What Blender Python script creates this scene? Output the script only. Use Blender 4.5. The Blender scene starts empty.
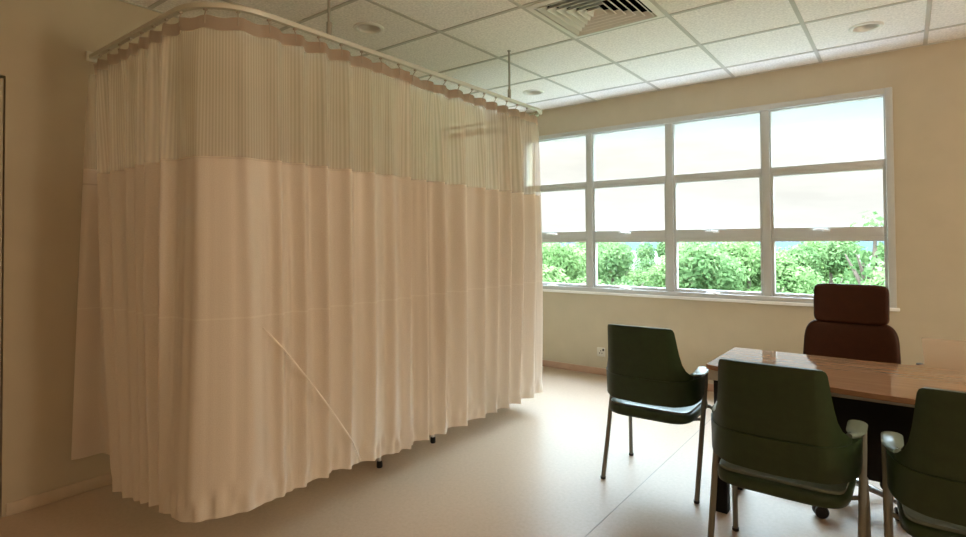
import bpy, bmesh, math, random
from mathutils import Vector, Matrix

random.seed(7)
PI = math.pi
scene = bpy.context.scene
COL = scene.collection

# ------------------------------------------------------------------ helpers
def link(o):
    COL.objects.link(o)
    return o

def obj(name, bm, mat, parent=None, smooth=35):
    me = bpy.data.meshes.new(name)
    bm.normal_update()
    bm.to_mesh(me)
    bm.free()
    for m in (mat if isinstance(mat, (list, tuple)) else [mat]):
        me.materials.append(m)
    if smooth:
        me.polygons.foreach_set('use_smooth', [True] * len(me.polygons))
        me.set_sharp_from_angle(angle=math.radians(smooth))
    o = link(bpy.data.objects.new(name, me))
    if parent:
        o.parent = parent
    return o

def empty(name, loc=(0, 0, 0), rz=0):
    o = link(bpy.data.objects.new(name, None))
    o.location = loc
    o.rotation_euler = (0, 0, rz)
    o.empty_display_size = .1
    return o

def tag(o, label, cat, group=None):
    o['label'] = label
    o['category'] = cat
    if group:
        o['group'] = group
    return o

def struct(o):
    o['kind'] = 'structure'
    return o

def copy_tree(o, parent=None):
    c = o.copy()
    COL.objects.link(c)
    if parent:
        c.parent = parent
    for ch in list(o.children):
        copy_tree(ch, c)
    return c

def box(bm, x0, x1, y0, y1, z0, z1, bev=0, seg=2, mi=0, mat=None):
    vs = [bm.verts.new((x, y, z)) for z in (z0, z1) for y in (y0, y1) for x in (x0, x1)]
    fs = []
    for a in ((0, 2, 3, 1), (4, 5, 7, 6), (0, 1, 5, 4), (2, 6, 7, 3), (0, 4, 6, 2), (1, 3, 7, 5)):
        f = bm.faces.new([vs[i] for i in a])
        f.material_index = mi
        fs.append(f)
    if mat is not None:
        for v in vs:
            v.co = mat @ v.co
    if bev:
        es = list({e for f in fs for e in f.edges})
        bmesh.ops.bevel(bm, geom=es, offset=bev, segments=seg, profile=.5, affect='EDGES')
    return vs

def tube(bm, pts, r, n=12, rz=None, caps=True, closed=False):
    """Round (or flattened) tube along points; r a number or a list, rz optional second radius."""
    pts = [Vector(p) for p in pts]
    m = len(pts)
    rings = []
    prev_n = None
    for i, p in enumerate(pts):
        if closed:
            t = pts[(i + 1) % m] - pts[i - 1]
        else:
            t = (pts[min(i + 1, m - 1)] - pts[max(i - 1, 0)])
        t.normalize()
        if prev_n is None:
            up = Vector((0, 0, 1)) if abs(t.z) < .9 else Vector((0, 1, 0))
            a = t.cross(up).normalized()
        else:
            a = (prev_n - t * prev_n.dot(t)).normalized()
        prev_n = a
        b = a.cross(t).normalized()
        ra = r[i] if isinstance(r, (list, tuple)) else r
        rb = ra if rz is None else (rz[i] if isinstance(rz, (list, tuple)) else rz)
        rings.append([bm.verts.new(p + a * (ra * math.cos(2 * PI * k / n)) + b * (rb * math.sin(2 * PI * k / n))) for k in range(n)])
    for i in range(m if closed else m - 1):
        A, B = rings[i], rings[(i + 1) % m]
        for k in range(n):
            bm.faces.new((A[k], A[(k + 1) % n], B[(k + 1) % n], B[k]))
    if caps and not closed:
        bm.faces.new(rings[0][::-1])
        bm.faces.new(rings[-1])
    bmesh.ops.recalc_face_normals(bm, faces=bm.faces)
    return rings

def lathe(bm, prof, n=32, o=(0, 0, 0), mat=None):
    rings = []
    for r, z in prof:
        if r < 1e-6:
            rings.append([bm.verts.new((o[0], o[1], o[2] + z))])
        else:
            rings.append([bm.verts.new((o[0] + r * math.cos(2 * PI * k / n), o[1] + r * math.sin(2 * PI * k / n), o[2] + z)) for k in range(n)])
    new = [v for R in rings for v in R]
    for A, B in zip(rings, rings[1:]):
        for k in range(n):
            q = [A[k % len(A)], A[(k + 1) % len(A)], B[(k + 1) % len(B)], B[k % len(B)]]
            u = []
            for v in q:
                if v not in u:
                    u.append(v)
            if len(u) > 2:
                bm.faces.new(u)
    if mat is not None:
        for v in new:
            v.co = mat @ v.co
    bmesh.ops.recalc_face_normals(bm, faces=bm.faces)

def grid(bm, fn, us, vs, uvfn=None, mi=0):
    V = [[bm.verts.new(fn(u, v)) for v in vs] for u in us]
    uv = bm.loops.layers.uv.verify() if uvfn else None
    for i in range(len(us) - 1):
        for j in range(len(vs) - 1):
            f = bm.faces.new((V[i][j], V[i + 1][j], V[i + 1][j + 1], V[i][j + 1]))
            f.material_index = mi
            if uv:
                for l, (a, b) in zip(f.loops, ((i, j), (i + 1, j), (i + 1, j + 1), (i, j + 1))):
                    l[uv].uv = uvfn(us[a], vs[b])
    return V

def prism(bm, poly, z0, z1, bev=0):
    a = [bm.verts.new((x, y, z0)) for x, y in poly]
    b = [bm.verts.new((x, y, z1)) for x, y in poly]
    n = len(poly)
    fs = [bm.faces.new(a[::-1]), bm.faces.new(b)]
    for i in range(n):
        fs.append(bm.faces.new((a[i], a[(i + 1) % n], b[(i + 1) % n], b[i])))
    bmesh.ops.recalc_face_normals(bm, faces=fs)
    if bev:
        es = [e for f in fs[:2] for e in f.edges]
        bmesh.ops.bevel(bm, geom=es, offset=bev, segments=2, profile=.5, affect='EDGES')

def lerp(a, b, t):
    return a + (b - a) * t

def sm(t):
    t = max(0., min(1., t))
    return t * t * (3 - 2 * t)

def interp(x, tab):
    if x <= tab[0][0]:
        return tab[0][1]
    for (a, va), (b, vb) in zip(tab, tab[1:]):
        if x <= b:
            return va + (vb - va) * (x - a) / (b - a)
    return tab[-1][1]

def lin(n0, n1, k):
    return [n0 + (n1 - n0) * i / (k - 1) for i in range(k)]

def rbox(bm, hx, hy, hz, e=5., n=28, m=16, o=(0, 0, 0), rot=None, shape=None):
    """Super-ellipsoid cushion (rounded pad) of half sizes hx, hy, hz."""
    def sp(c, p):
        return math.copysign(abs(c) ** p, c)
    rings = []
    p = 2. / e
    M = Matrix.Translation(o) @ (rot.to_4x4() if rot else Matrix.Identity(4))
    for j in range(1, m):
        ph = -PI / 2 + PI * j / m
        ring = []
        for i in range(n):
            th = 2 * PI * i / n
            v = Vector((hx * sp(math.cos(ph), p) * sp(math.cos(th), p), hy * sp(math.sin(ph), p), hz * sp(math.cos(ph), p) * sp(math.sin(th), p)))
            if shape:
                v = shape(v)
            ring.append(bm.verts.new(M @ v))
        rings.append(ring)
    for A, B in zip(rings, rings[1:]):
        for k in range(n):
            bm.faces.new((A[k], A[(k + 1) % n], B[(k + 1) % n], B[k]))
    bm.faces.new(rings[0][::-1])
    bm.faces.new(rings[-1])
    bmesh.ops.recalc_face_normals(bm, faces=bm.faces)

# ---------------------------------------------------------------- materials
def new_mat(name):
    m = bpy.data.materials.new(name)
    m.use_nodes = True
    nt = m.node_tree
    nt.nodes.clear()
    out = nt.nodes.new('ShaderNodeOutputMaterial')
    return m, nt, out

def N(nt, t, **kw):
    n = nt.nodes.new(t)
    for k, v in kw.items():
        if k in n.inputs:
            n.inputs[k].default_value = v
        else:
            setattr(n, k, v)
    return n

def rgba(c):
    return (c[0], c[1], c[2], 1)

def pbr(name, col, rough=.5, metal=0, spec=.5, noise=0, nscale=20, bump=0, bscale=200, coat=0, coat_rough=.1):
    m, nt, out = new_mat(name)
    b = N(nt, 'ShaderNodeBsdfPrincipled')
    b.inputs['Base Color'].default_value = rgba(col)
    b.inputs['Roughness'].default_value = rough
    b.inputs['Metallic'].default_value = metal
    b.inputs['Specular IOR Level'].default_value = spec
    b.inputs['Coat Weight'].default_value = coat
    b.inputs['Coat Roughness'].default_value = coat_rough
    nt.links.new(b.outputs[0], out.inputs[0])
    tc = N(nt, 'ShaderNodeTexCoord')
    if noise:
        n = N(nt, 'ShaderNodeTexNoise', Scale=nscale, Detail=4.)
        nt.links.new(tc.outputs['Object'], n.inputs['Vector'])
        r = N(nt, 'ShaderNodeValToRGB')
        r.color_ramp.elements[0].position = .3
        r.color_ramp.elements[1].position = .7
        r.color_ramp.elements[0].color = rgba([c * (1 - noise) for c in col])
        r.color_ramp.elements[1].color = rgba([min(1, c * (1 + noise)) for c in col])
        nt.links.new(n.outputs['Fac'], r.inputs[0])
        nt.links.new(r.outputs[0], b.inputs['Base Color'])
    if bump:
        n2 = N(nt, 'ShaderNodeTexNoise', Scale=bscale, Detail=3.)
        nt.links.new(tc.outputs['Object'], n2.inputs['Vector'])
        bp = N(nt, 'ShaderNodeBump', Strength=bump, Distance=.002)
        nt.links.new(n2.outputs['Fac'], bp.inputs['Height'])
        nt.links.new(bp.outputs[0], b.inputs['Normal'])
    return m

M_wall = pbr('wall_paint', (.53, .46, .335), .75, spec=.25, noise=.03, nscale=6, bump=.15, bscale=120)
M_wall_left = pbr('wall_paint_left', (.53, .46, .335), .75, spec=.25, noise=.03, nscale=6, bump=.15, bscale=120)
M_tile = pbr('ceiling_tile', (.88, .85, .80), .9, spec=.1, noise=.13, nscale=75, bump=.5, bscale=140)
M_bar = pbr('ceiling_grid_metal', (.54, .52, .46), .6)
M_base = pbr('baseboard_vinyl', (.45, .28, .19), .6, noise=.05)
M_basel = pbr('baseboard_painted', (.55, .45, .33), .6, noise=.05)
M_frame = pbr('window_frame_white', (.52, .52, .49), .4, noise=.02)
M_handle = pbr('handle_white', (.85, .84, .80), .35)
M_gasket = pbr('gasket_dark', (.12, .12, .11), .6)
M_alu = pbr('aluminium_rail', (.66, .64, .56), .42, metal=.35)
M_steel = pbr('rod_steel', (.40, .38, .32), .4, metal=.6)
M_hook = pbr('hook_plastic', (.45, .38, .30), .5)
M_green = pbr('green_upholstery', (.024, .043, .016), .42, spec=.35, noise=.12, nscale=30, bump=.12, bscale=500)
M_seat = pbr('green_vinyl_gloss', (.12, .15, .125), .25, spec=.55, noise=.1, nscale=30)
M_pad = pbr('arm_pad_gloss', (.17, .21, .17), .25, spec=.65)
M_leg = pbr('chair_leg_grey', (.20, .20, .17), .4, metal=.25)
M_black = pbr('black_plastic', (.012, .012, .012), .45)
M_panel = pbr('black_panel', (.008, .008, .008), .6, spec=.2)
M_greymetal = pbr('grey_metal_apron', (.50, .48, .45), .45, metal=.2)
M_chrome = pbr('chrome', (.78, .77, .73), .25, metal=.6)
M_leather = pbr('brown_leather', (.040, .011, .003), .5, spec=.25, noise=.12, nscale=25, bump=.3, bscale=260)
M_edge = pbr('dark_edge', (.10, .055, .03), .5)
M_diff = pbr('diffuser_white', (.78, .76, .70), .5)
M_dark = pbr('duct_dark', (.004, .004, .004), .9, spec=0)
M_dl = pbr('downlight_white', (.80, .78, .72), .4)
M_dlcup = pbr('downlight_cup', (.74, .72, .67), .35)
M_socket = pbr('socket_white', (.62, .58, .50), .4)
M_red = pbr('socket_switch', (.25, .05, .03), .4)
M_door = pbr('door_veneer', (.42, .26, .12), .5, noise=.1, nscale=8)
M_bark = pbr('bark', (.12, .085, .06), .9, noise=.2, nscale=5)
M_bounce = pbr('bounce_paving', (.25, .245, .25), .9, noise=.1, nscale=.4)
M_lawn = pbr('lawn_ground', (.06, .11, .04), .95, noise=.2, nscale=.4)
M_hill = pbr('far_hill', (.05, .072, .085), 1, spec=0, noise=.08, nscale=.02)
M_white = pbr('white_enamel', (.75, .73, .70), .4)

def fabric_mat():
    m, nt, out = new_mat('curtain_cloth')
    uv = N(nt, 'ShaderNodeUVMap')
    sep = N(nt, 'ShaderNodeSeparateXYZ')
    nt.links.new(uv.outputs[0], sep.inputs[0])
    nz = N(nt, 'ShaderNodeTexNoise', Scale=260., Detail=2.)
    nt.links.new(uv.outputs[0], nz.inputs['Vector'])
    ramp = N(nt, 'ShaderNodeValToRGB')
    ramp.color_ramp.elements[0].position = .35
    ramp.color_ramp.elements[1].position = .65
    ramp.color_ramp.elements[0].color = (.80, .71, .61, 1)
    ramp.color_ramp.elements[1].color = (.87, .785, .69, 1)
    nt.links.new(nz.outputs['Fac'], ramp.inputs[0])
    col = ramp.outputs[0]
    # stitched lines: waist seam and hem stitching (worked into the cloth)
    for z0, w, c in ((.985, .0035, (.97, .90, .80, 1)), (1.655, .004, (.50, .40, .32, 1))):
        d = N(nt, 'ShaderNodeMath', operation='SUBTRACT')
        nt.links.new(sep.outputs[1], d.inputs[0])
        d.inputs[1].default_value = z0
        a = N(nt, 'ShaderNodeMath', operation='ABSOLUTE')
        nt.links.new(d.outputs[0], a.inputs[0])
        l = N(nt, 'ShaderNodeMath', operation='LESS_THAN')
        nt.links.new(a.outputs[0], l.inputs[0])
        l.inputs[1].default_value = w
        f = N(nt, 'ShaderNodeMath', operation='MULTIPLY')
        nt.links.new(l.outputs[0], f.inputs[0])
        f.inputs[1].default_value = .45
        mx = N(nt, 'ShaderNodeMix', data_type='RGBA')
        nt.links.new(f.outputs[0], mx.inputs['Factor'])
        nt.links.new(col, mx.inputs[6])
        mx.inputs[7].default_value = c
        col = mx.outputs[2]
    wv = N(nt, 'ShaderNodeTexWave', Scale=60., Distortion=1.5)
    nt.links.new(uv.outputs[0], wv.inputs['Vector'])
    bp = N(nt, 'ShaderNodeBump', Strength=.08, Distance=.001)
    nt.links.new(wv.outputs['Fac'], bp.inputs['Height'])
    d = N(nt, 'ShaderNodeBsdfDiffuse')
    t = N(nt, 'ShaderNodeBsdfTranslucent')
    g = N(nt, 'ShaderNodeBsdfGlossy', Roughness=.45)
    for s in (d, t):
        nt.links.new(col, s.inputs['Color'])
    nt.links.new(bp.outputs[0], d.inputs['Normal'])
    m1 = N(nt, 'ShaderNodeMixShader')
    m1.inputs[0].default_value = .22
    nt.links.new(d.outputs[0], m1.inputs[1])
    nt.links.new(t.outputs[0], m1.inputs[2])
    g.inputs['Color'].default_value = (.9, .85, .78, 1)
    m2 = N(nt, 'ShaderNodeMixShader')
    m2.inputs[0].default_value = .05
    nt.links.new(m1.outputs[0], m2.inputs[1])
    nt.links.new(g.outputs[0], m2.inputs[2])
    nt.links.new(m2.outputs[0], out.inputs[0])
    return m

def net_mat():
    """Open net: thin dark-beige threads with see-through gaps (fine vertical cords)."""
    m, nt, out = new_mat('curtain_net')
    uv = N(nt, 'ShaderNodeUVMap')
    sep = N(nt, 'ShaderNodeSeparateXYZ')
    nt.links.new(uv.outputs[0], sep.inputs[0])
    def wave(o, period):
        mu = N(nt, 'ShaderNodeMath', operation='MULTIPLY')
        nt.links.new(o, mu.inputs[0])
        mu.inputs[1].default_value = 2 * PI / period
        s = N(nt, 'ShaderNodeMath', operation='SINE')
        nt.links.new(mu.outputs[0], s.inputs[0])
        return s.outputs[0]
    a = wave(sep.outputs[0], .012)
    b = wave(sep.outputs[1], .013)
    mr = N(nt, 'ShaderNodeMath', operation='MULTIPLY_ADD')
    nt.links.new(a, mr.inputs[0])
    mr.inputs[1].default_value = .05
    mr.inputs[2].default_value = .39
    mr2 = N(nt, 'ShaderNodeMath', operation='MULTIPLY_ADD')
    nt.links.new(b, mr2.inputs[0])
    mr2.inputs[1].default_value = .0
    nt.links.new(mr.outputs[0], mr2.inputs[2])
    d = N(nt, 'ShaderNodeBsdfDiffuse')
    d.inputs['Color'].default_value = (.92, .82, .70, 1)
    t = N(nt, 'ShaderNodeBsdfTranslucent')
    t.inputs['Color'].default_value = (.92, .82, .70, 1)
    m0 = N(nt, 'ShaderNodeMixShader')
    m0.inputs[0].default_value = .08
    nt.links.new(d.outputs[0], m0.inputs[1])
    nt.links.new(t.outputs[0], m0.inputs[2])
    tr = N(nt, 'ShaderNodeBsdfTransparent')
    mx = N(nt, 'ShaderNodeMixShader')
    nt.links.new(mr2.outputs[0], mx.inputs[0])
    nt.links.new(tr.outputs[0], mx.inputs[1])
    nt.links.new(m0.outputs[0], mx.inputs[2])
    nt.links.new(mx.outputs[0], out.inputs[0])
    return m

def header_mat():
    m, nt, out = new_mat('curtain_header_tape')
    d = N(nt, 'ShaderNodeBsdfDiffuse')
    d.inputs['Color'].default_value = (.50, .40, .32, 1)
    t = N(nt, 'ShaderNodeBsdfTranslucent')
    t.inputs['Color'].default_value = (.50, .40, .32, 1)
    mx = N(nt, 'ShaderNodeMixShader')
    mx.inputs[0].default_value = .3
    nt.links.new(d.outputs[0], mx.inputs[1])
    nt.links.new(t.outputs[0], mx.inputs[2])
    nt.links.new(mx.outputs[0], out.inputs[0])
    return m

def glass_mat():
    m, nt, out = new_mat('window_glass')
    tr = N(nt, 'ShaderNodeBsdfTransparent')
    tr.inputs['Color'].default_value = (.985, .995, .99, 1)
    g = N(nt, 'ShaderNodeBsdfGlossy', Roughness=.02)
    mx = N(nt, 'ShaderNodeMixShader')
    mx.inputs[0].default_value = .025
    nt.links.new(tr.outputs[0], mx.inputs[1])
    nt.links.new(g.outputs[0], mx.inputs[2])
    nt.links.new(mx.outputs[0], out.inputs[0])
    return m

def wood_mat():
    m, nt, out = new_mat('walnut_laminate')
    tc = N(nt, 'ShaderNodeTexCoord')
    mp = N(nt, 'ShaderNodeMapping')
    mp.inputs['Scale'].default_value = (1.2, 14, 14)
    nt.links.new(tc.outputs['Object'], mp.inputs['Vector'])
    n = N(nt, 'ShaderNodeTexNoise', Scale=3., Detail=6., Roughness=.65, Distortion=.6)
    nt.links.new(mp.outputs[0], n.inputs['Vector'])
    r = N(nt, 'ShaderNodeValToRGB')
    r.color_ramp.elements[0].position = .3
    r.color_ramp.elements[1].position = .72
    r.color_ramp.elements[0].color = (.255, .135, .072, 1)
    r.color_ramp.elements[1].color = (.34, .19, .10, 1)
    nt.links.new(n.outputs['Fac'], r.inputs[0])
    b = N(nt, 'ShaderNodeBsdfPrincipled', Roughness=.08)
    b.inputs['Specular IOR Level'].default_value = .5
    nt.links.new(r.outputs[0], b.inputs['Base Color'])
    nt.links.new(b.outputs[0], out.inputs[0])
    return m

def floor_mat():
    m, nt, out = new_mat('floor_vinyl')
    tc = N(nt, 'ShaderNodeTexCoord')
    n1 = N(nt, 'ShaderNodeTexNoise', Scale=55., Detail=5., Roughness=.7)
    nt.links.new(tc.outputs['Object'], n1.inputs['Vector'])
    r = N(nt, 'ShaderNodeValToRGB')
    r.color_ramp.elements[0].position = .3
    r.color_ramp.elements[1].position = .7
    r.color_ramp.elements[0].color = (.50, .385, .275, 1)
    r.color_ramp.elements[1].color = (.58, .455, .335, 1)
    nt.links.new(n1.outputs['Fac'], r.inputs[0])
    n2 = N(nt, 'ShaderNodeTexNoise', Scale=1.3, Detail=4.)
    nt.links.new(tc.outputs['Object'], n2.inputs['Vector'])
    rr = N(nt, 'ShaderNodeMapRange')
    rr.inputs['To Min'].default_value = .32
    rr.inputs['To Max'].default_value = .46
    nt.links.new(n2.outputs['Fac'], rr.inputs['Value'])
    b = N(nt, 'ShaderNodeBsdfPrincipled')
    b.inputs['Specular IOR Level'].default_value = .4
    nt.links.new(rr.outputs[0], b.inputs['Roughness'])
    nt.links.new(r.outputs[0], b.inputs['Base Color'])
    bp = N(nt, 'ShaderNodeBump', Strength=.06, Distance=.001)
    nt.links.new(n1.outputs['Fac'], bp.inputs['Height'])
    nt.links.new(bp.outputs[0], b.inputs['Normal'])
    nt.links.new(b.outputs[0], out.inputs[0])
    return m

def leaf_mat(name, c0, c1):
    m, nt, out = new_mat(name)
    tc = N(nt, 'ShaderNodeTexCoord')
    n = N(nt, 'ShaderNodeTexNoise', Scale=1.6, Detail=3.)
    nt.links.new(tc.outputs['Object'], n.inputs['Vector'])
    r = N(nt, 'ShaderNodeValToRGB')
    r.color_ramp.elements[0].position = .35
    r.color_ramp.elements[1].position = .65
    r.color_ramp.elements[0].color = rgba(c0)
    r.color_ramp.elements[1].color = rgba(c1)
    nt.links.new(n.outputs['Fac'], r.inputs[0])
    d = N(nt, 'ShaderNodeBsdfDiffuse')
    t = N(nt, 'ShaderNodeBsdfTranslucent')
    nt.links.new(r.outputs[0], d.inputs[0])
    nt.links.new(r.outputs[0], t.inputs[0])
    mx = N(nt, 'ShaderNodeMixShader')
    mx.inputs[0].default_value = .4
    nt.links.new(d.outputs[0], mx.inputs[1])
    nt.links.new(t.outputs[0], mx.inputs[2])
    nt.links.new(mx.outputs[0], out.inputs[0])
    return m

M_cloth, M_net, M_head = fabric_mat(), net_mat(), header_mat()
M_glass, M_wood, M_floor = glass_mat(), wood_mat(), floor_mat()
M_leaf = leaf_mat('foliage_lime', (.10, .17, .055), (.20, .29, .11))
M_leaf2 = leaf_mat('foliage_mid', (.085, .155, .055), (.17, .255, .10))

# ------------------------------------------------------------------ room shell
XL, XR, YB, YF, H = -3.5, 2.6, 4.85, -2.4, 2.651
WX0, WX1, WZ0, WZ1 = -3.29, -.068, .80, 2.372       # window opening
bm = bmesh.new()
box(bm, XL - .2, XR + .2, YF - .2, YB + .2, -.2, 0)
struct(obj('floor', bm, M_floor, smooth=0))
bm = bmesh.new()                                     # welded joint in the vinyl sheet
box(bm, -1.158, -1.1535, YF, YB, -.01, .0006)
M_weld = pbr('vinyl_weld', (.36, .30, .23), .5)
struct(obj('trim_1', bm, M_weld, smooth=0))

bm = bmesh.new()
box(bm, XL - .2, WX0, YB, YB + .2, 0, 2.9)
box(bm, WX1, XR + .2, YB, YB + .2, 0, 2.9)
box(bm, WX0, WX1, YB, YB + .2, 0, WZ0)
box(bm, WX0, WX1, YB, YB + .2, WZ1, 2.9)
struct(obj('wall_back', bm, M_wall, smooth=0))
bm = bmesh.new()
box(bm, XL - .2, XL, .726, YB, 0, 2.9)
box(bm, XL - .2, XL, YF, -.25, 0, 2.9)
box(bm, XL - .2, XL, -.25, .726, 2.113, 2.9)
box(bm, XL - .3, XL - .2, YF, YB, 0, 2.9)
struct(obj('wall_left', bm, M_wall_left, smooth=0))
bm = bmesh.new()
box(bm, XR, XR + .2, YF, YB, 0, 2.9)
struct(obj('wall_right', bm, M_wall, smooth=0))
bm = bmesh.new()
box(bm, XL - .2, XR + .2, YF - .2, YF, 0, 2.9)
struct(obj('wall_front', bm, M_wall, smooth=0))

# door on the left wall (only its edge is in the picture)
door = struct(empty('door_1', (XL, .24, 0)))
bm = bmesh.new()
for y0, y1, z0, z1 in ((.441, .480, 0, 2.101), (-.49, -.445, 0, 2.101), (-.445, .441, 2.065, 2.101)):
    box(bm, -.2, -.004, y0, y1, z0, z1, .003)
obj('door_frame', bm, M_wall, door)
bm = bmesh.new()
box(bm, -.06, -.018, -.44, .434, .01, 2.06, .002)
obj('door_leaf', bm, M_door, door)
bm = bmesh.new()
tube(bm, [(-.018, .36, 1.0), (.04, .36, 1.0), (.045, .35, 1.0), (.045, .25, 1.0)], .009)
obj('door_handle', bm, M_chrome, door)

# ceiling: tiles laid in a grid, one cell open for the air diffuser, three cells cut for downlights
S = .635
GX0, GY0 = .137, 4.52
xs = sorted({round(GX0 + i * S, 4) for i in range(-5, 4) if XL < GX0 + i * S < XR} | {XL, XR})
ys = sorted({round(GY0 - j * S, 4) for j in range(0, 11) if YF < GY0 - j * S < YB} | {YF, YB})
VENT = (GX0 - 2.5 * S, GY0 - 2.5 * S)
DLS = [(GX0 - 4.5 * S, GY0 - 3.5 * S), (GX0 - 4.5 * S, GY0 - .5 * S), (GX0 - .5 * S, GY0 - .5 * S)]
bm = bmesh.new()
for xa, xb in zip(xs, xs[1:]):
    for ya, yb in zip(ys, ys[1:]):
        cx, cy = (xa + xb) / 2, (ya + yb) / 2
        near = lambda q: abs(q[0] - cx) < .05 and abs(q[1] - cy) < .05
        if near(VENT):
            continue
        if any(near(q) for q in DLS):
            n = 48
            inn, outr = [], []
            for k in range(n):
                a = 2 * PI * (k + .5) / n
                c, s = math.cos(a), math.sin(a)
                q = (S / 2) / max(abs(c), abs(s))
                inn.append(bm.verts.new((cx + .078 * c, cy + .078 * s, H)))
                outr.append(bm.verts.new((cx + q * c, cy + q * s, H)))
            for k in range(n):
                bm.faces.new((inn[k], inn[(k + 1) % n], outr[(k + 1) % n], outr[k]))
            continue
        bm.faces.new([bm.verts.new(p) for p in ((xa, ya, H), (xa, yb, H), (xb, yb, H), (xb, ya, H))])
box(bm, XL - .2, XR + .2, YF - .2, YB + .2, 2.9, 3.1)
struct(obj('ceiling', bm, M_tile, smooth=0))
bm = bmesh.new()
for x in xs[1:-1]:
    box(bm, x - .012, x + .012, YF, YB, H - .005, H + .03)
for y in ys[1:-1]:
    box(bm, XL, XR, y - .0119, y + .0119, H - .0047, H + .03)
box(bm, XL, XR, YB - .016, YB, H - .006, H + .02)
box(bm, XL, XL + .016, YF, YB, H - .006, H + .02)
struct(obj('trim_2', bm, M_bar, smooth=0))

bm = bmesh.new()
box(bm, XL, XR, YB - .012, YB, 0, .065, .004)
struct(obj('baseboard_back', bm, M_base))
bm = bmesh.new()
box(bm, XL, XL + .012, .74, YB - .012, 0, .062, .004)
struct(obj('baseboard_left', bm, M_basel))

# ------------------------------------------------------------------ window
win = struct(empty('window_1', (0, YB, 0)))
MUL = [-2.494, -1.697, -.904]
RZ = [1.33, 1.835]
y0, y1 = .0, .07
bm = bmesh.new()
fw = .034
box(bm, WX0 - .012, WX0 + fw, -.016, y1, WZ0 - .01, WZ1 + .012, .004)
box(bm, WX1 - fw, WX1 + .012, -.016, y1, WZ0 - .01, WZ1 + .012, .004)
box(bm, WX0 + fw, WX1 - fw, -.016, y1, WZ1 - fw, WZ1 + .012, .004)
box(bm, WX0 + fw, WX1 - fw, -.016, y1, WZ0 - .01, WZ0 + fw, .004)
for x in MUL:
    box(bm, x - .030, x + .030, -.004, y1, WZ0 + fw, WZ1 - fw, .004)
obj('window_frame', bm, M_frame, win)
bm = bmesh.new()
box(bm, WX0 - .03, WX1 + .03, -.03, -.012, WZ0 - .028, WZ0 - .004, .004)
obj('window_sill', bm, M_handle, win)
cols = list(zip([WX0 + fw] + [x + .03 for x in MUL], [x - .03 for x in MUL] + [WX1 - fw]))
rows = [(WZ0 + fw, RZ[0] - .02, True), (RZ[0] - .02, RZ[1] - .012, True), (RZ[1] - .012, WZ1 - fw, False)]
for xa, xb in cols:
    for za, zb, opens in rows:
        b = .022 if opens else .010
        t0, t1 = (.074 if za > 1.2 and opens else .026), (.036 if za < 1.2 else .024)
        if not opens:
            t0, t1 = .050, .010
        bm = bmesh.new()
        for q in ((xa + .002, xa + b, za, zb), (xb - b, xb - .002, za, zb), (xa + b, xb - b, za, za + t0), (xa + b, xb - b, zb - t1, zb)):
            box(bm, q[0], q[1], .008, .058, q[2], q[3], .003)
        sash = obj('sash', bm, M_frame, win)
        bm = bmesh.new()
        box(bm, xa + b - .004, xb - b + .004, .030, .036, za + t0 - .004, zb - t1 + .004)
        obj('pane', bm, M_glass, sash, smooth=0)
        if opens:
            cx = (xa + xb) / 2
            bm = bmesh.new()
            box(bm, cx - .025, cx + .025, -.012, .008, za + t0 - .034, za + t0 - .018, .004)
            tube(bm, [(cx + .015, -.012, za + t0 - .024), (cx + .01, -.024, za + t0 - .022), (cx - .05, -.026, za + t0 - .016), (cx - .085, -.024, za + t0 - .02)], [.006, .007, .007, .005], 8)
            obj('handle', bm, M_handle, sash)

# ------------------------------------------------------------------ curtain rail
RX, RY0, RY1, RZ0 = -2.25, 1.07, 3.67, 2.283
R1, R2 = .25, .13

def rail_path(x_start, x_end, step=.03):
    p = []
    n = max(2, int(abs(RX - R1 - x_start) / step))
    for i in range(n):
        p.append((lerp(x_start, RX - R1, i / n), RY0))
    for i in range(13):
        a = -PI / 2 + PI / 2 * i / 12
        p.append((RX - R1 + R1 * math.cos(a), RY0 + R1 + R1 * math.sin(a)))
    n = 60
    for i in range(1, n):
        p.append((RX, lerp(RY0 + R1, RY1 - R2, i / n)))
    for i in range(13):
        a = PI / 2 * i / 12
        p.append((RX - R2 + R2 * math.cos(a), RY1 - R2 + R2 * math.sin(a)))
    n = max(2, int(abs(RX - R2 - x_end) / step))
    for i in range(1, n + 1):
        p.append((lerp(RX - R2, x_end, i / n), RY1))
    return p

PATH = rail_path(XL + .005, XL + .005)
ACC = [0]
for a, b in zip(PATH, PATH[1:]):
    ACC.append(ACC[-1] + math.hypot(b[0] - a[0], b[1] - a[1]))
LTOT = ACC[-1]

def along(s):
    import bisect
    i = min(max(bisect.bisect_right(ACC, s) - 1, 0), len(PATH) - 2)
    t = (s - ACC[i]) / (ACC[i + 1] - ACC[i])
    a, b = PATH[i], PATH[i + 1]
    d = Vector((b[0] - a[0], b[1] - a[1])).normalized()
    return Vector((lerp(a[0], b[0], t), lerp(a[1], b[1], t))), Vector((d.y, -d.x))   # outward normal

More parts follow.
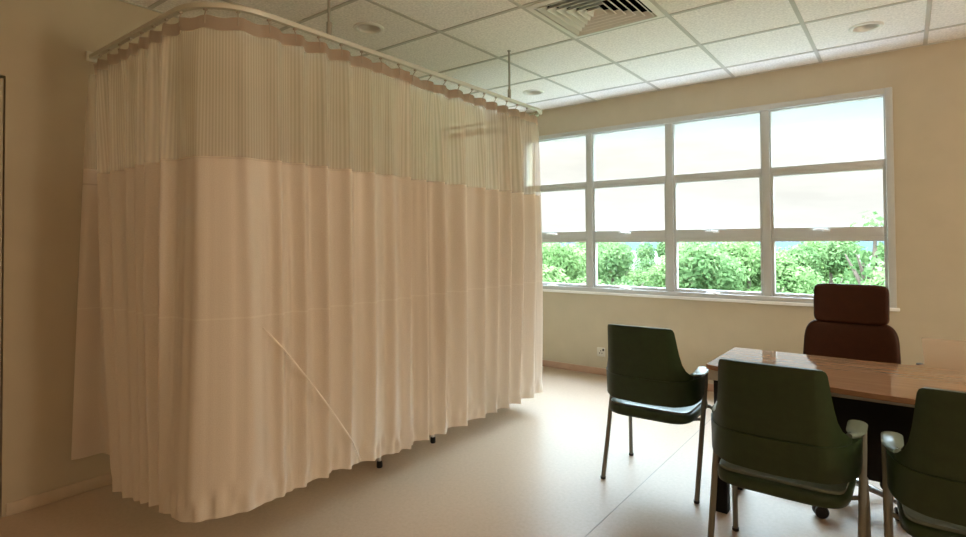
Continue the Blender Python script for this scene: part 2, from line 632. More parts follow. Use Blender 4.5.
rail = tag(empty('curtain_rail', (RX, RY0, RZ0)), 'aluminium ceiling-hung curtain rail bent around the bed bay', 'curtain rail')
RO = Vector(rail.location)
bm = bmesh.new()
prof = [(-.012, 0), (.012, 0), (.013, .003), (.013, .019), (.009, .023), (-.009, .023), (-.013, .019), (-.013, .003)]
rings = []
for s in ACC:
    p, n = along(min(s, LTOT - 1e-5))
    rings.append([bm.verts.new(Vector((p.x + n.x * a, p.y + n.y * a, RZ0 + b)) - RO) for a, b in prof])
for A, B in zip(rings, rings[1:]):
    for k in range(8):
        bm.faces.new((A[k], A[(k + 1) % 8], B[(k + 1) % 8], B[k]))
bm.faces.new(rings[0])
bm.faces.new(rings[-1][::-1])
bmesh.ops.recalc_face_normals(bm, faces=bm.faces)
obj('rail_track', bm, M_alu, rail)
for y in (1.655, 3.165):
    bm = bmesh.new()
    tube(bm, [(0, y - RO.y, .021), (0, y - RO.y, H - .006 - RZ0)], .0075, 12)
    tube(bm, [(0, y - RO.y, .021), (0, y - RO.y, .085)], .0125, 12)
    lathe(bm, [(0, 0), (.012, 0), (.012, -.006), (.008, -.010), (0, -.010)], 20, (0, y - RO.y, H - .004 - RZ0))
    obj('hanger_rod', bm, M_steel, rail)
for y in (RY0, RY1):
    bm = bmesh.new()
    box(bm, XL - RO.x, XL + .012 - RO.x, y - .025 - RO.y, y + .025 - RO.y, -.012, .04, .004)
    obj('wall_bracket', bm, M_alu, rail)

# ------------------------------------------------------------------ curtains
ZT = 2.254
S_CORNER = interp(0, [(0, 0)]) + (RX - R1 - XL)      # where the near corner starts
S_LEG2 = S_CORNER + PI / 2 * R1
def s_of_y(y):
    return S_LEG2 + (y - (RY0 + R1))
S_FAR = s_of_y(RY1 - R2)
HEM = [(0, .135), (.35, .13), (S_CORNER, .165), (S_CORNER + .2, .185), (S_LEG2, .195), (s_of_y(1.67), .195), (s_of_y(2.1), .155), (s_of_y(2.7), .14), (s_of_y(3.5), .132), (9, .132)]
SPLIT = s_of_y(2.125)

PITCH = .128
def fold(s, z):
    t = 1 - max(0., min(1., (z - .15) / (ZT - .15)))
    ph = 2 * PI * (s / .150 + .30 * math.sin(s * 3.1 + .4) + .20 * math.sin(s * 7.7 + 1)) + .7 * t * math.sin(s * 4.3) + .35 * math.sin(z * 2.1 + s * 2)
    amp = .045 * (.70 + .45 * math.sin(s * 2.3 + 2.2) * math.sin(s * 5.1 + .6))
    amp *= .70 + .5 * math.sin(PI * min(1, t * 1.05))
    flat = math.exp(-((s - (S_CORNER + .20)) / .21) ** 2)
    amp *= 1 - .85 * flat
    top = math.exp(-(ZT - z) / .35)
    top2 = math.exp(-max(0, ZT - z) / .07)
    if s < S_CORNER:
        amp *= .6
    w = (math.exp(1.25 * math.sin(ph)) - 1.45) / 1.55 + .16 * math.sin(2 * ph + 1.1 + s * 3) + .10 * math.sin(3.0 * ph + s * 9)
    fine = .0035 * math.sin(2 * PI * s / .061 + 3 * math.sin(s * 5) + .8 * math.sin(z * 3 + s * 4)) * (1 - flat)
    pin = .014 * math.sin(2 * PI * s / PITCH + .4) * (1 - .85 * flat)
    return amp * w * (1 - .25 * top) * (1 - .8 * top2) + pin * top + fine

def cloth_point(s, z, off=0.):
    p, n = along(max(0., min(s, LTOT - 1e-4)))
    t = 1 - max(0., min(1., (z - .13) / (ZT - .13)))
    d = fold(s, z) + off
    hem = interp(s, HEM)
    hk = math.exp(-((z - hem - .05) / .05) ** 2)
    d += (.008 * math.sin(2 * PI * s / .083 + 3 * math.sin(s * 6) + 14 * (z - hem)) + .005 * math.sin(2 * PI * s / .047 + 4 * math.sin(s * 3.3) - 18 * (z - hem))) * hk
    # the cloth swings out a little towards the hem
    d += .055 * t * math.sqrt(t) * math.exp(-((s - S_CORNER - .12) / (.16 if s < S_CORNER + .12 else .5)) ** 2)
    x, y = p.x + n.x * d, p.y + n.y * d
    if s < S_CORNER:                                  # short side: pulled away from the wall at the bottom
        k = sm(1 - s / S_CORNER)
        x += .36 * t * k
        y -= .03 * t * k
    return Vector((x, y, z))

def make_curtain(name, s0, s1, label, curl=0., off=0.):
    off0 = off
    edge = lambda u: off0 + curl * math.exp(-((s1 - u) / .022) ** 2)
    root = tag(empty(name, (*along((s0 + s1) / 2)[0], 0)), label, 'curtain', 'privacy curtains around the bed bay')
    o = Vector(root.location)
    ns = int((s1 - s0) / .008)
    us = lin(s0, s1, ns)
    uvf = lambda u, v: (u, v)
    zt = lambda s: ZT - .010 * (.5 - .5 * math.cos(2 * PI * (s / PITCH)))
    Zn = lambda s: 1.655 + .010 * math.sin(s * 1.1)
    def body(u, v):
        z = lerp(interp(u, HEM), Zn(u), v)
        return cloth_point(u, z, edge(u)) - o
    bm = bmesh.new()
    vs = [i / 60 for i in range(61)]
    grid(bm, body, us, vs, lambda u, v: (u, lerp(interp(u, HEM), Zn(u), v)))
    obj('cloth_panel', bm, M_cloth, root, smooth=180)
    bm = bmesh.new()
    grid(bm, lambda u, v: cloth_point(u, lerp(Zn(u) - .006, zt(u) - .055, v), edge(u) + .0015) - o, us, [i / 18 for i in range(19)],
         lambda u, v: (u, lerp(Zn(u), ZT, v)))
    obj('net_panel', bm, M_net, root, smooth=180)
    bm = bmesh.new()
    grid(bm, lambda u, v: cloth_point(u, zt(u) - .055 + .055 * v, edge(u) + .003) - o, us, [0, .25, .5, .75, 1], uvf)
    obj('header_tape', bm, M_head, root, smooth=180)
    # hooks
    k0 = int(math.ceil((s0 + .02) / PITCH))
    for k in range(k0, int((s1 - .01) / PITCH) + 1):
        s = k * PITCH
        p = cloth_point(s, ZT - .02, off + .004)
        q, n = along(min(s, LTOT - 1e-3))
        bm = bmesh.new()
        tube(bm, [Vector((q.x, q.y, RZ0 - .001)) - o, Vector((q.x, q.y, RZ0 - .014)) - o, Vector((lerp(q.x, p.x, .7), lerp(q.y, p.y, .7), ZT + .002)) - o,
                  p - o, p + Vector((0, 0, -.016)) - o], .0028, 6)
        box(bm, q.x - .007 - o.x, q.x + .007 - o.x, q.y - .007 - o.y, q.y + .007 - o.y, RZ0 - .010, RZ0 - .0005, .002, 1)
        obj('hook', bm, M_hook, root)
    return root, o

curA, oA = make_curtain('privacy_curtain', .045, SPLIT + .035, 'beige net-topped privacy curtain wrapping the bay corner by the left wall', .026)
curB, oB = make_curtain('privacy_curtain', SPLIT - .01, LTOT - .17, 'beige net-topped privacy curtain at the window end of the bay', 0, off=-.03)

# loose edge of the near curtain lying against the left wall
bm = bmesh.new()
def flap(u, v):
    z = lerp(.19, ZT - .06, v)
    t = 1 - v
    if u < .45:
        k = u / .45
        p = Vector((XL + .018 + .012 * k, lerp(1.055 - .065 * t ** .8, 1.10 + .02 * t, k ** 1.3), z))
        p.x += .012 * math.sin(k * PI)
    else:
        k = (u - .45) / .55
        a = Vector((XL + .03, 1.10 + .02 * t, z))
        b = cloth_point(.05, z) + Vector((.06 * t, .035, 0))
        p = a.lerp(b, k)
        p.y += .02 * math.sin(k * 5) * t
    return p - oA
M_cl2 = M_cloth
grid(bm, flap, [i / 24 for i in range(25)], [i / 40 for i in range(31)], lambda u, v: (u * .3, lerp(.19, ZT, v)))
obj('edge_flap', bm, M_cl2, curA, smooth=180)
bm = bmesh.new()
grid(bm, flap, [i / 24 for i in range(25)], [i / 40 for i in range(30, 41)], lambda u, v: (u * .3, lerp(.19, ZT, v)))
obj('edge_flap_net', bm, M_net, curA, smooth=180)

# thin cord stitched diagonally over the near curtain
pts = []
ya, za, yb, zb = 1.30, .935, 1.84, .19
for i in range(41):
    k = i / 40
    y = lerp(ya, yb, k)
    z = lerp(za, zb, k) + .012 * math.sin(k * PI)
    q = cloth_point(s_of_y(y), z, .006)
    pts.append(q)
hull = []                                               # the cord is taut: it bridges the valleys between folds
for k, q in enumerate(pts):
    while len(hull) > 1:
        (k0, x0), (k1, x1) = hull[-2], hull[-1]
        if (x1 - x0) * (k - k0) <= (q.x - x0) * (k1 - k0):
            hull.pop()
        else:
            break
    hull.append((k, q.x))
pts = [Vector((interp(k, hull), q.y, q.z)) - oA for k, q in enumerate(pts)]
bm = bmesh.new()
tube(bm, pts, .0042, 6)
obj('diagonal_cord', bm, pbr('cord_pale', (.92, .84, .74), .7), curA)['label'] = 'pale cord running diagonally down the cloth'

# ------------------------------------------------------------------ step stool behind the curtain (feet in view)
stool = tag(empty('step_stool', (-2.66, 2.385, 0)), 'white metal stool behind the curtain, two black-tipped feet showing under the hem', 'stool')
for x, y in ((.19, -.23), (.175, .23), (-.19, -.23), (-.19, .23)):
    bm = bmesh.new()
    tube(bm, [(x, y, .028), (x * .93, y * .95, .40)], .0105, 12)
    lg = obj('leg', bm, M_white, stool)
    bm = bmesh.new()
    lathe(bm, [(0, 0), (.015, 0), (.017, .006), (.016, .034), (.0115, .038), (0, .038)], 16, (x, y, 0))
    obj('foot_tip', bm, M_black, lg)
bm = bmesh.new()
box(bm, -.20, .20, -.25, .25, .40, .43, .01)
obj('step_top', bm, M_white, stool)

# ------------------------------------------------------------------ ceiling fittings
for i, (x, y) in enumerate(DLS):
    lab = ['round white downlight in the ceiling beside the near hanger rod', 'round white downlight in the ceiling nearest the far end of the curtain rail', 'round white downlight in the ceiling above the right end of the window'][i]
    t = tag(empty('downlight', (x, y, H)), lab, 'downlight', 'recessed ceiling downlights')
    bm = bmesh.new()
    lathe(bm, [(.070, .01), (.070, -.004), (.078, -.009), (.090, -.008), (.096, -.003), (.096, -.0005), (.078, -.0005), (.078, .01)], 40)
    obj('trim_ring', bm, M_dl, t)
    bm = bmesh.new()
    lathe(bm, [(.070, .008), (.064, .03), (.05, .06), (.03, .075), (0, .078)], 40)
    obj('reflector', bm, M_dlcup, t)

vent = tag(empty('air_diffuser', (*VENT, H)), 'white square four-way air diffuser with dark louvre gaps in the ceiling', 'air vent')
half = S / 2 - .012
bm = bmesh.new()
def ring(bm, a0, z0, a1, z1):
    A = [bm.verts.new((sx * a0, sy * a0, z0)) for sx, sy in ((-1, -1), (1, -1), (1, 1), (-1, 1))]
    B = [bm.verts.new((sx * a1, sy * a1, z1)) for sx, sy in ((-1, -1), (1, -1), (1, 1), (-1, 1))]
    for k in range(4):
        bm.faces.new((A[k], A[(k + 1) % 4], B[(k + 1) % 4], B[k]))
ring(bm, half, .0, half, -.008)
ring(bm, half, -.008, half - .035, -.012)
ring(bm, half - .035, -.012, half - .04, .02)
obj('outer_frame', bm, M_diff, vent, smooth=0)
a = half - .048
for k in range(6):
    bm = bmesh.new()
    ring(bm, a - .0005, -.0095, a, -.012)
    ring(bm, a, -.012, a - .005, -.012)
    ring(bm, a - .005, -.012, a - .026, .018)
    ring(bm, a - .026, .020, a - .0005, -.0095)
    obj('louvre', bm, M_diff, vent, smooth=0)
    a -= .042
bm = bmesh.new()
box(bm, -half, half, -half, half, .10, .11)
for q in ((-half - .004, -half, -half, half), (half, half + .004, -half, half), (-half, half, -half - .004, -half), (-half, half, half, half + .004)):
    box(bm, *q, .0, .10)
obj('duct_box', bm, M_dark, vent, smooth=0)

# ------------------------------------------------------------------ wall socket
sk = tag(empty('wall_socket', (-2.385, YB, .22)), 'small white power socket low on the wall beneath the window', 'socket')
bm = bmesh.new()
box(bm, -.043, .043, -.012, 0, -.043, .043, .006)
obj('cover_plate', bm, M_socket, sk)
bm = bmesh.new()
for x, z in ((0, .012), (-.012, -.010), (.012, -.010)):
    box(bm, x - .004, x + .004, -.0135, -.011, z - .006, z + .006)
obj('socket_hole', bm, M_black, sk, smooth=0)
bm = bmesh.new()
box(bm, .018, .034, -.017, -.010, .012, .034, .002)
obj('rocker_switch', bm, M_black, sk)

# ------------------------------------------------------------------ desk
DZ = .72
desk = tag(empty('desk', (0.05, 2.85, 0)), 'L-shaped walnut desk with bowed front and black panel below', 'desk')
DO = Vector(desk.location)
poly = []
xa, xb = -.757, .86
for i in range(25):                                     # bowed front edge
    k = i / 24
    poly.append((lerp(xa, xb, k), 2.622 - .155 * (1 - (2 * k - 1) ** 2)))
poly += [(xb, 4.0), (.066, 4.0), (.062, 3.20)]
for i in range(1, 8):                                   # inner corner fillet
    a = -PI / 2 * i / 8
    poly.append((.062 - .085 + .085 * math.cos(a), 3.197 + .085 * math.sin(a)))
poly += [(-.03, 3.113), (-.748, 3.116)]
bm = bmesh.new()
prism(bm, [(x - DO.x, y - DO.y) for x, y in poly], DZ - .022, DZ, .002)
obj('worktop', bm, M_wood, desk, smooth=0)
bm = bmesh.new()
inset = []
cxp, cyp = DO.x, DO.y
box(bm, -.752 - DO.x, -.70 - DO.x, 2.64 - DO.y, 3.10 - DO.y, DZ - .075, DZ - .024, .002)
box(bm, -.70 - DO.x, .80 - DO.x, 2.645 - DO.y, 2.67 - DO.y, DZ - .075, DZ - .024, .002)
obj('apron', bm, M_greymetal, desk)
for x0, x1, ya, yb in ((-.755, -.70, 2.73, 2.785), (-.755, -.70, 3.03, 3.09), (.79, .84, 2.70, 2.76), (.10, .15, 3.92, 3.98), (.79, .84, 3.92, 3.98)):
    bm = bmesh.new()
    box(bm, x0 - DO.x, x1 - DO.x, ya - DO.y, yb - DO.y, 0, DZ - .023, .004)
    obj('leg', bm, M_panel, desk)
bm = bmesh.new()
box(bm, -.69 - DO.x, .79 - DO.x, 2.80 - DO.y, 2.818 - DO.y, .275, DZ - .023, .002)
obj('modesty_panel', bm, M_panel, desk)
bm = bmesh.new()
box(bm, -.75 - DO.x, -.72 - DO.x, 2.786 - DO.y, 3.028 - DO.y, .30, DZ - .08, .002)
obj('end_panel', bm, M_panel, desk)
bm = bmesh.new()
lathe(bm, [(0, -.005), (.016, -.005), (.018, 0), (.016, .022), (0, .022)], 20, (.048 - DO.x, 3.30 - DO.y, DZ - .045))
obj('cable_hook', bm, M_black, desk)

# ------------------------------------------------------------------ executive chair
def caster_bm(c, ang):
    bm = bmesh.new()
    R = Matrix.Translation(c) @ Matrix.Rotation(ang, 4, 'Z')
    for sx in (-1, 1):
        lathe(bm, [(0, sx * .006), (.027, sx * .006), (.030, sx * .010), (.030, sx * .022), (.024, sx * .027), (0, sx * .027)], 24, (0, 0, 0), R @ Matrix.Rotation(PI / 2, 4, 'Y'))
    tube(bm, [R @ Vector((0, 0, 0)), R @ Vector((0, .012, .03)), R @ Vector((0, .012, .05))], .010, 10)
    return bm

ex = tag(empty('office_chair', (-.30, 3.25, 0), math.radians(-4)), 'brown leather high-back swivel chair behind the desk below the window', 'chair')
a0 = math.radians(-94)
for k in range(5):
    a = a0 + k * 2 * PI / 5
    c, s = math.cos(a), math.sin(a)
    bm = bmesh.new()
    P = [(c * r, s * r, z) for r, z in ((.03, .105), (.12, .105), (.22, .092), (.30, .078))]
    tube(bm, P, [.030, .026, .021, .016], 12, [.020, .017, .013, .010])
    sp_ = obj('base_spoke', bm, M_chrome, ex)
    obj('caster', caster_bm(Vector((c * .295, s * .295, .0305)), a + .6), M_black, sp_)
bm = bmesh.new()
lathe(bm, [(0, .08), (.045, .08), (.045, .125), (.03, .13), (.03, .28), (.018, .285), (.018, .42), (0, .42)], 24)
obj('gas_column', bm, M_chrome, ex)
bm = bmesh.new()
box(bm, -.11, .11, -.12, .14, .41, .445, .01)
obj('tilt_mechanism', bm, M_black, ex)
bm = bmesh.new()
rbox(bm, .25, .045, .25, 4.5, 32, 14, (0, -.02, .488), Matrix.Rotation(PI / 2, 3, 'X'))
obj('seat', bm, M_leather, ex)
tilt = Matrix.Rotation(math.radians(-7), 3, 'X')
bm = bmesh.new()
def back_shape(v):
    v = v.copy()
    v.x *= 1 - .04 * (v.z / .2)
    v.y += -.04 * (v.x / .23) ** 2
    return v
rbox(bm, .222, .045, .205, 5.2, 40, 18, (.036, .255, .652), tilt, back_shape)
obj('backrest', bm, M_leather, ex)
bm = bmesh.new()
def head_shape(v):
    v = v.copy()
    v.y += -.035 * (v.x / .19) ** 2
    return v
rbox(bm, .172, .044, .107, 8, 36, 16, (.038, .283, .940), tilt, head_shape)
obj('headrest', bm, M_leather, ex)
bm = bmesh.new()
box(bm, -.04, .04, .06, .29, .425, .44, .004)
tube(bm, [(0, .27, .432), (0, .30, .47), (0, .315, .60), (0, .335, .90)], .022, 10, .009)
obj('back_bracket', bm, M_black, ex)

# ------------------------------------------------------------------ green armchairs
# plan curve of the wrap-around shell, by distance from the middle of the back
def shell_plan(d):
    sg = 1 if d >= 0 else -1
    d = abs(d)
    L1 = .120
    rx, ry = .128, .135
    if d <= L1:
        x, y = d, -.236 + .010 * (d / L1) ** 2
    else:
        e = d - L1
        La = PI / 2 * (rx + ry) / 2
        if e <= La:
            a = e / La * PI / 2
            x, y = L1 + rx * math.sin(a), -.226 + ry * (1 - math.cos(a))
        else:
            x, y = L1 + rx, -.226 + ry + (e - La)
    return sg * x, y
DMAX = .120 + PI / 2 * .14 + .085
TOP = [(0, .862), (.14, .860), (.166, .857), (.175, .851), (.180, .838), (.185, .80), (.190, .76), (.196, .72), (.206, .675), (.222, .642), (.245, .620), (.28, .604), (DMAX, .598)]
BOT = [(0, .456), (.15, .458), (.25, .468), (.33, .486), (DMAX, .525)]
SEAMZ = .590

def shell_pt(d, z, out=0.):
    x, y = shell_plan(d)
    x2, y2 = shell_plan(d + .001)
    tx, ty = x2 - x, y2 - y
    l = math.hypot(tx, ty)
    nx, ny = ty / l, -tx / l
    w = 1 - sm((abs(d) - .12) / .22)
    k = (z - .45) / .41
    y -= .085 * w * k
    x *= 1 + .02 * (1 - w) * k
    return Vector((x + nx * out, y + ny * out, z))

def slab(bm, top, bot, t, dlist, nv, out=0.):
    us = dlist
    def f(o):
        return lambda d, v: shell_pt(d, lerp(bot(abs(d)), top(abs(d)), v), o)
    vs = [i / nv for i in range(nv + 1)]
    A = grid(bm, f(out), us, vs)
    B = grid(bm, f(-t), us, vs)
    n, m = len(us), len(vs)
    for i in range(n - 1):
        bm.faces.new((A[i][0], B[i][0], B[i + 1][0], A[i + 1][0]))
        bm.faces.new((A[i][-1], A[i + 1][-1], B[i + 1][-1], B[i][-1]))
    for j in range(m - 1):
        bm.faces.new((A[0][j], A[0][j + 1], B[0][j + 1], B[0][j]))
        bm.faces.new((A[-1][j], B[-1][j], B[-1][j + 1], A[-1][j + 1]))
    bmesh.ops.recalc_face_normals(bm, faces=bm.faces)

def make_armchair():
    root = empty('armchair')
    ds = sorted({round(x, 5) for x in lin(-DMAX, DMAX, 61)} | {s * d for d, _ in TOP for s in (-1, 1)} | {s * x for x in (.172, .178, .1825, .193, .201, .213, .233, .26) for s in (-1, 1)})
    bm = bmesh.new()
    up = [d for d in ds if abs(d) <= .26]
    slab(bm, lambda d: interp(d, TOP), lambda d: SEAMZ - .004, .020, up, 14)
    obj('backrest', bm, M_green, root, smooth=40)
    bm = bmesh.new()
    slab(bm, lambda d: min(interp(d, TOP) - .004, lerp(SEAMZ, .600, sm((d - .2) / .12))), lambda d: interp(d, BOT), .024, ds, 8, .005)
    for v in bm.verts:
        pass
    obj('arm_band', bm, M_green, root, smooth=40)
    for s in (-1, 1):
        bm = bmesh.new()
        P, ra, rb = [], [], []
        for i in range(17):
            k = i / 16
            d = s * lerp(.265, DMAX + .015, k)
            p = shell_pt(d, .614 - .010 * math.sin(k * PI) + .006 * k, -.014)
            P.append(p)
            wv = (.012 + .020 * sm(k * 1.6)) * (1 if k < .96 else (.95 if k < .99 else .8))
            ra.append(wv)
            rb.append(.010 if k < .97 else .006)
        tube(bm, P, ra, 14, rb)
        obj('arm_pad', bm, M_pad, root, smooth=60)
    bm = bmesh.new()
    def seat_shape(v):
        v = v.copy()
        v.x *= 1 - .06 * (-v.z / .2 if v.z < 0 else 0)
        v.y *= 1
        return v
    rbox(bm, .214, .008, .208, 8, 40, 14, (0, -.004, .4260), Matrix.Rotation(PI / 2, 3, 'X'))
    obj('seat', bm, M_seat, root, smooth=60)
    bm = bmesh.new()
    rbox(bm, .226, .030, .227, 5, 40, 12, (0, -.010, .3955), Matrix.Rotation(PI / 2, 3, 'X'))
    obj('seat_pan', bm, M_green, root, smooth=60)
    for s in (-1, 1):
        bm = bmesh.new()
        tube(bm, [(s * .250, -.195, .006), (s * .251, -.125, .22), (s * .253, -.065, .42), (s * .254, -.03, .54), (s * .254, -.016, .606)], .0125, 12, .0095)
        l = obj('leg', bm, M_leg, root)
        bm = bmesh.new()
        lathe(bm, [(0, 0), (.012, 0), (.0145, .003), (.0145, .014), (0, .014)], 14, (s * .250, -.196, 0))
        obj('foot_glide', bm, M_black, l)
        bm = bmesh.new()
        tube(bm, [(s * .248, .195, .006), (s * .246, .185, .25), (s * .243, .172, .362), (s * .225, .160, .380), (s * .15, .155, .380)], .0115, 12, .009)
        l = obj('leg', bm, M_leg, root)
        bm = bmesh.new()
        lathe(bm, [(0, 0), (.012, 0), (.0145, .003), (.0145, .014), (0, .014)], 14, (s * .248, .196, 0))
        obj('foot_glide', bm, M_black, l)
    bm = bmesh.new()
    for s in (-1, 1):
        tube(bm, [(s * .255, -.071, .380), (s * .20, -.071, .366), (s * .12, -.071, .366)], .008, 10)
    tube(bm, [(-.17, -.071, .364), (.17, -.071, .364)], .009, 10)
    for s in (-1, 1):
        tube(bm, [(s * .165, -.075, .364), (s * .165, .16, .378)], .009, 10)
    obj('under_frame', bm, M_leg, root)
    return root

arm = make_armchair()
CH = [((-1.106, 2.955, 0), 1.0, 'dark green armchair standing alone at the left end of the desk'),
      ((-.389, 2.405, 0), -1.0, 'dark green armchair at the desk front, nearest the desk leg'),
      ((.187, 2.335, 0), 2.0, 'dark green armchair cut off by the right edge of the picture')]
for i, (loc, a, lab) in enumerate(CH):
    c = arm if i == 0 else copy_tree(arm)
    c.location = loc
    c.rotation_euler = (0, 0, math.radians(a))
    tag(c, lab, 'chair', 'green visitor armchairs')

# ------------------------------------------------------------------ outdoors
GZ = -5.0
bm = bmesh.new()
box(bm, -220, 200, 11, 320, GZ - .5, GZ)
struct(obj('ground', bm, M_lawn, smooth=0))
bm = bmesh.new()
box(bm, -220, 200, YB + .2, 11, GZ - .5, GZ)
struct(obj('bounce_pavement', bm, M_bounce, smooth=0))  # unseen paving added to bounce neutral light up to the ceiling
bm = bmesh.new()
def hill(u, v):
    h = .4 + 2.6 * math.exp(-((u + 185) / 40) ** 2) + .5 * math.sin(u * .035) + .3 * math.sin(u * .11 + 1)
    return Vector((u, 290 + 60 * v, GZ + 5.5 + h * math.sin(PI * min(1, v + .02))if v > 0 else GZ))
grid(bm, hill, lin(-260, 160, 90), [0, .1, .25, .4, .5, .7, 1])
struct(obj('hills', bm, M_hill))

def crown_bm(seed, rx, rz, leaves, size, lumps=26):
    rnd = random.Random(seed)
    bm = bmesh.new()
    L = []
    for i in range(lumps):
        while True:
            v = Vector((rnd.uniform(-1, 1), rnd.uniform(-1, 1), rnd.uniform(-1, 1)))
            if .25 < v.length < .9:
                break
        L.append((Vector((v.x * rx, v.y * rx, v.z * rz)), rnd.uniform(.28, .45) * rx))
    for i in range(leaves):
        c, r = L[rnd.randrange(lumps)]
        d = Vector((rnd.gauss(0, 1), rnd.gauss(0, 1), rnd.gauss(0, 1))).normalized()
        p = c + d * r * (rnd.random() ** .35)
        nrm = (d + Vector((rnd.gauss(0, .6), rnd.gauss(0, .6), rnd.gauss(0, .6) + .3))).normalized()
        a = nrm.orthogonal().normalized()
        a = Matrix.Rotation(rnd.uniform(0, 2 * PI), 3, nrm) @ a
        b = nrm.cross(a)
        s = size * rnd.uniform(.6, 1.3)
        bm.faces.new([bm.verts.new(p + a * s), bm.verts.new(p + b * s * .5), bm.verts.new(p - a * s), bm.verts.new(p - b * s * .5)])
    return bm

def make_tree(seed, rx, rz, zc, leaves, size, mat):
    t = empty('tree')
    bm = bmesh.new()
    tube(bm, [(0, 0, 0), (.05, .03, zc * .5), (0, 0, zc), (.05, 0, zc + rz * .6)], [.2, .15, .11, .04], 10)
    for k in range(6):
        a = k * 1.05 + seed
        tube(bm, [(0, 0, zc - rz * .5), (math.cos(a) * rx * .4, math.sin(a) * rx * .4, zc), (math.cos(a) * rx * .7, math.sin(a) * rx * .7, zc + rz * .35)], [.09, .06, .02], 6)
    obj('trunk', bm, M_bark, t)
    bm = crown_bm(seed, rx, rz, leaves, size)
    for v in bm.verts:
        v.co.z += zc
    obj('foliage', bm, mat, t, smooth=0)
    return t

kinds = [make_tree(3, 2.0, 2.2, 3.75, 30000, .085, M_leaf), make_tree(11, 2.0, 2.2, 3.75, 30000, .085, M_leaf2)]
TR = []
for r_, (yy, x_a, x_b, st_, sc_) in enumerate(((15.5, -9.6, 2.5, 5.35, 1.0), (21.2, -15.2, -1.0, 5.35, 1.01), (26.5, -18.6, 2.5, 5.35, 1.015), (32.0, -20.3, 2, 5.35, 1.02), (37.5, -24.3, 2, 5.35, 1.02))):
    x_ = x_a
    while x_ < x_b:
        TR.append((x_ + random.uniform(-.1, .1), yy + random.uniform(-.1, .1), (len(TR) + r_) % 2, sc_ * random.uniform(.97, 1.02)))
        x_ += st_
used = set()
for x, y, k, sc in TR:
    c = kinds[k] if k not in used else copy_tree(kinds[k])
    used.add(k)
    c.location = (x, y, GZ)
    c.rotation_euler = (0, 0, random.uniform(0, 6))
    c.scale = (sc, sc, sc)
    tag(c, 'bright green leafy tree in the dense row outside the window', 'tree', 'trees outside the window')
t = make_tree(23, 1.05, 2.0, 5.1, 750, .13, M_leaf2)
t.location = (-.78, 20.0, GZ)
tag(t, 'sparse tree rising above the others at the right end of the window', 'tree')

# ------------------------------------------------------------------ light
w = bpy.data.worlds.new('overcast_sky_boosted')
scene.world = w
w.use_nodes = True
nt = w.node_tree
nt.nodes.clear()
out = N(nt, 'ShaderNodeOutputWorld')
bg = N(nt, 'ShaderNodeBackground')
tc = N(nt, 'ShaderNodeTexCoord')
sep = N(nt, 'ShaderNodeSeparateXYZ')
nt.links.new(tc.outputs['Generated'], sep.inputs[0])
st = N(nt, 'ShaderNodeValToRGB')               # sky by height; unseen upper part boosted past overcast to light the room
cr = st.color_ramp
cr.elements[0].position = 0
cr.elements[0].color = (.95, .96, .93, 1)
cr.elements[1].position = 1
cr.elements[1].color = (.74, .88, 1.15, 1)
e = cr.elements.new(.16)
e.color = (1.0, .975, .90, 1)
e = cr.elements.new(.22)
e.color = (.66, .92, 1.0, 1)
nt.links.new(sep.outputs[2], st.inputs[0])
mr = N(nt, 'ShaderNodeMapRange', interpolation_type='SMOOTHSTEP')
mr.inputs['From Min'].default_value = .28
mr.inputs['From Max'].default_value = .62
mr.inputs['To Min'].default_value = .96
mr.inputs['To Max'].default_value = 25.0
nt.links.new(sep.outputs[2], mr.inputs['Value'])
cl = N(nt, 'ShaderNodeTexNoise', Scale=3.2, Detail=5., Roughness=.6)
mp = N(nt, 'ShaderNodeMapping')
mp.inputs['Scale'].default_value = (1, 1, 4)
nt.links.new(tc.outputs['Generated'], mp.inputs['Vector'])
nt.links.new(mp.outputs[0], cl.inputs['Vector'])
cm = N(nt, 'ShaderNodeMapRange')
cm.inputs['From Min'].default_value = .35
cm.inputs['From Max'].default_value = .65
cm.inputs['To Min'].default_value = .88
cm.inputs['To Max'].default_value = 1.06
nt.links.new(cl.outputs['Fac'], cm.inputs['Value'])
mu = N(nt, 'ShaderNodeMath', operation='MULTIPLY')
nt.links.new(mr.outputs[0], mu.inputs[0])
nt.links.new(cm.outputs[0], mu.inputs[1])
nt.links.new(st.outputs[0], bg.inputs['Color'])
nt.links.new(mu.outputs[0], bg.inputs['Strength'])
nt.links.new(bg.outputs[0], out.inputs[0])

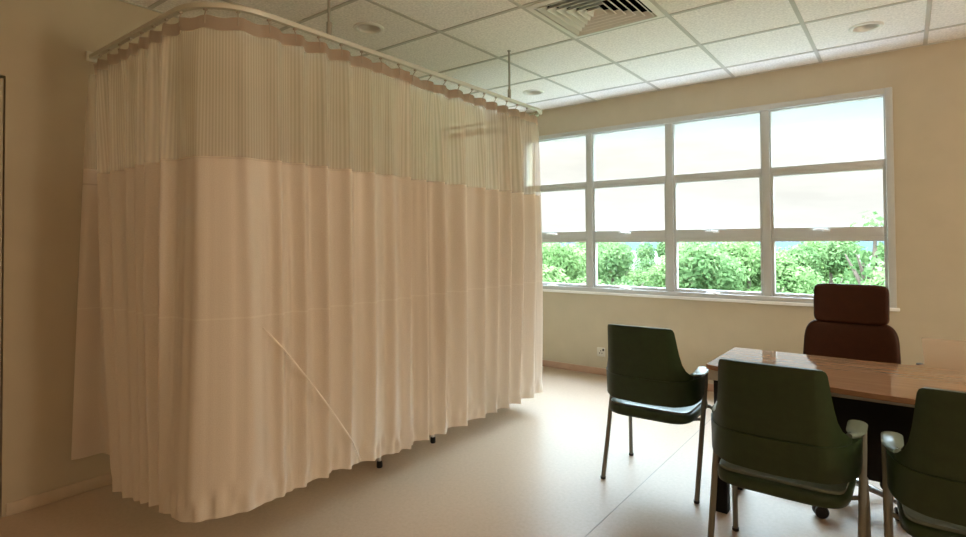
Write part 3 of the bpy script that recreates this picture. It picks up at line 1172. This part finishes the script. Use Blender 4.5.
def lamp(name, kind, loc, energy, color, **kw):
    l = bpy.data.lights.new(name, kind)
    l.energy = energy
    l.color = color
    for k, v in kw.items():
        setattr(l, k, v)
    o = link(bpy.data.objects.new(name, l))
    o.location = loc
    return o

lamp('fill_light', 'POINT', (.9, -1.1, 1.9), 20, (1, .70, .45), shadow_soft_size=.18)  # added unseen fill light, no fixture: warms the left side
lamp('fill_light', 'POINT', (2.4, 2.05, 1.95), 76, (1, .86, .71), shadow_soft_size=.18)  # added unseen fill light, no fixture: brightens curtain and ceiling
sun = lamp('sun', 'SUN', (0, 0, 20), .6, (1, .96, .88), angle=.3)
sun.rotation_euler = (math.radians(48), 0, math.radians(-25))

# ------------------------------------------------------------------ camera
f, yaw, pit, rol, pcx, pcy = 550.7, .6285, .019, -.0077, 504.7, 230.0
def camvec(x, y, wv):
    c, s = math.cos(rol), math.sin(rol)
    x, y = c * x - s * y, s * x + c * y
    c, s = math.cos(pit), math.sin(pit)
    fwd, up = c * wv - s * y, s * wv + c * y
    s, c = math.sin(yaw), math.cos(yaw)
    return Vector((-s * fwd + c * x, c * fwd + s * x, up))
cam = bpy.data.cameras.new('camera')
cam.sensor_width = 36
cam.sensor_fit = 'HORIZONTAL'
cam.lens = f / 966 * 36
cam.shift_x = -(pcx - 483) / 966
cam.shift_y = -(268.5 - pcy) / 966
cam.clip_start = .05
cam.clip_end = 1000
co = link(bpy.data.objects.new('camera', cam))
X, Y, Zb = camvec(1, 0, 0), camvec(0, 1, 0), -camvec(0, 0, 1)
co.matrix_world = Matrix(((X.x, Y.x, Zb.x, 0), (X.y, Y.y, Zb.y, 0), (X.z, Y.z, Zb.z, 1.30), (0, 0, 0, 1)))
scene.camera = co

vs = scene.view_settings
vs.view_transform = 'Standard'
vs.look = 'None'
vs.gamma = 1
vs.exposure = .30
vs.use_curve_mapping = False
scene.cycles.max_bounces = 12
scene.cycles.diffuse_bounces = 6
scene.cycles.transparent_max_bounces = 24
scene.cycles.use_denoising = True
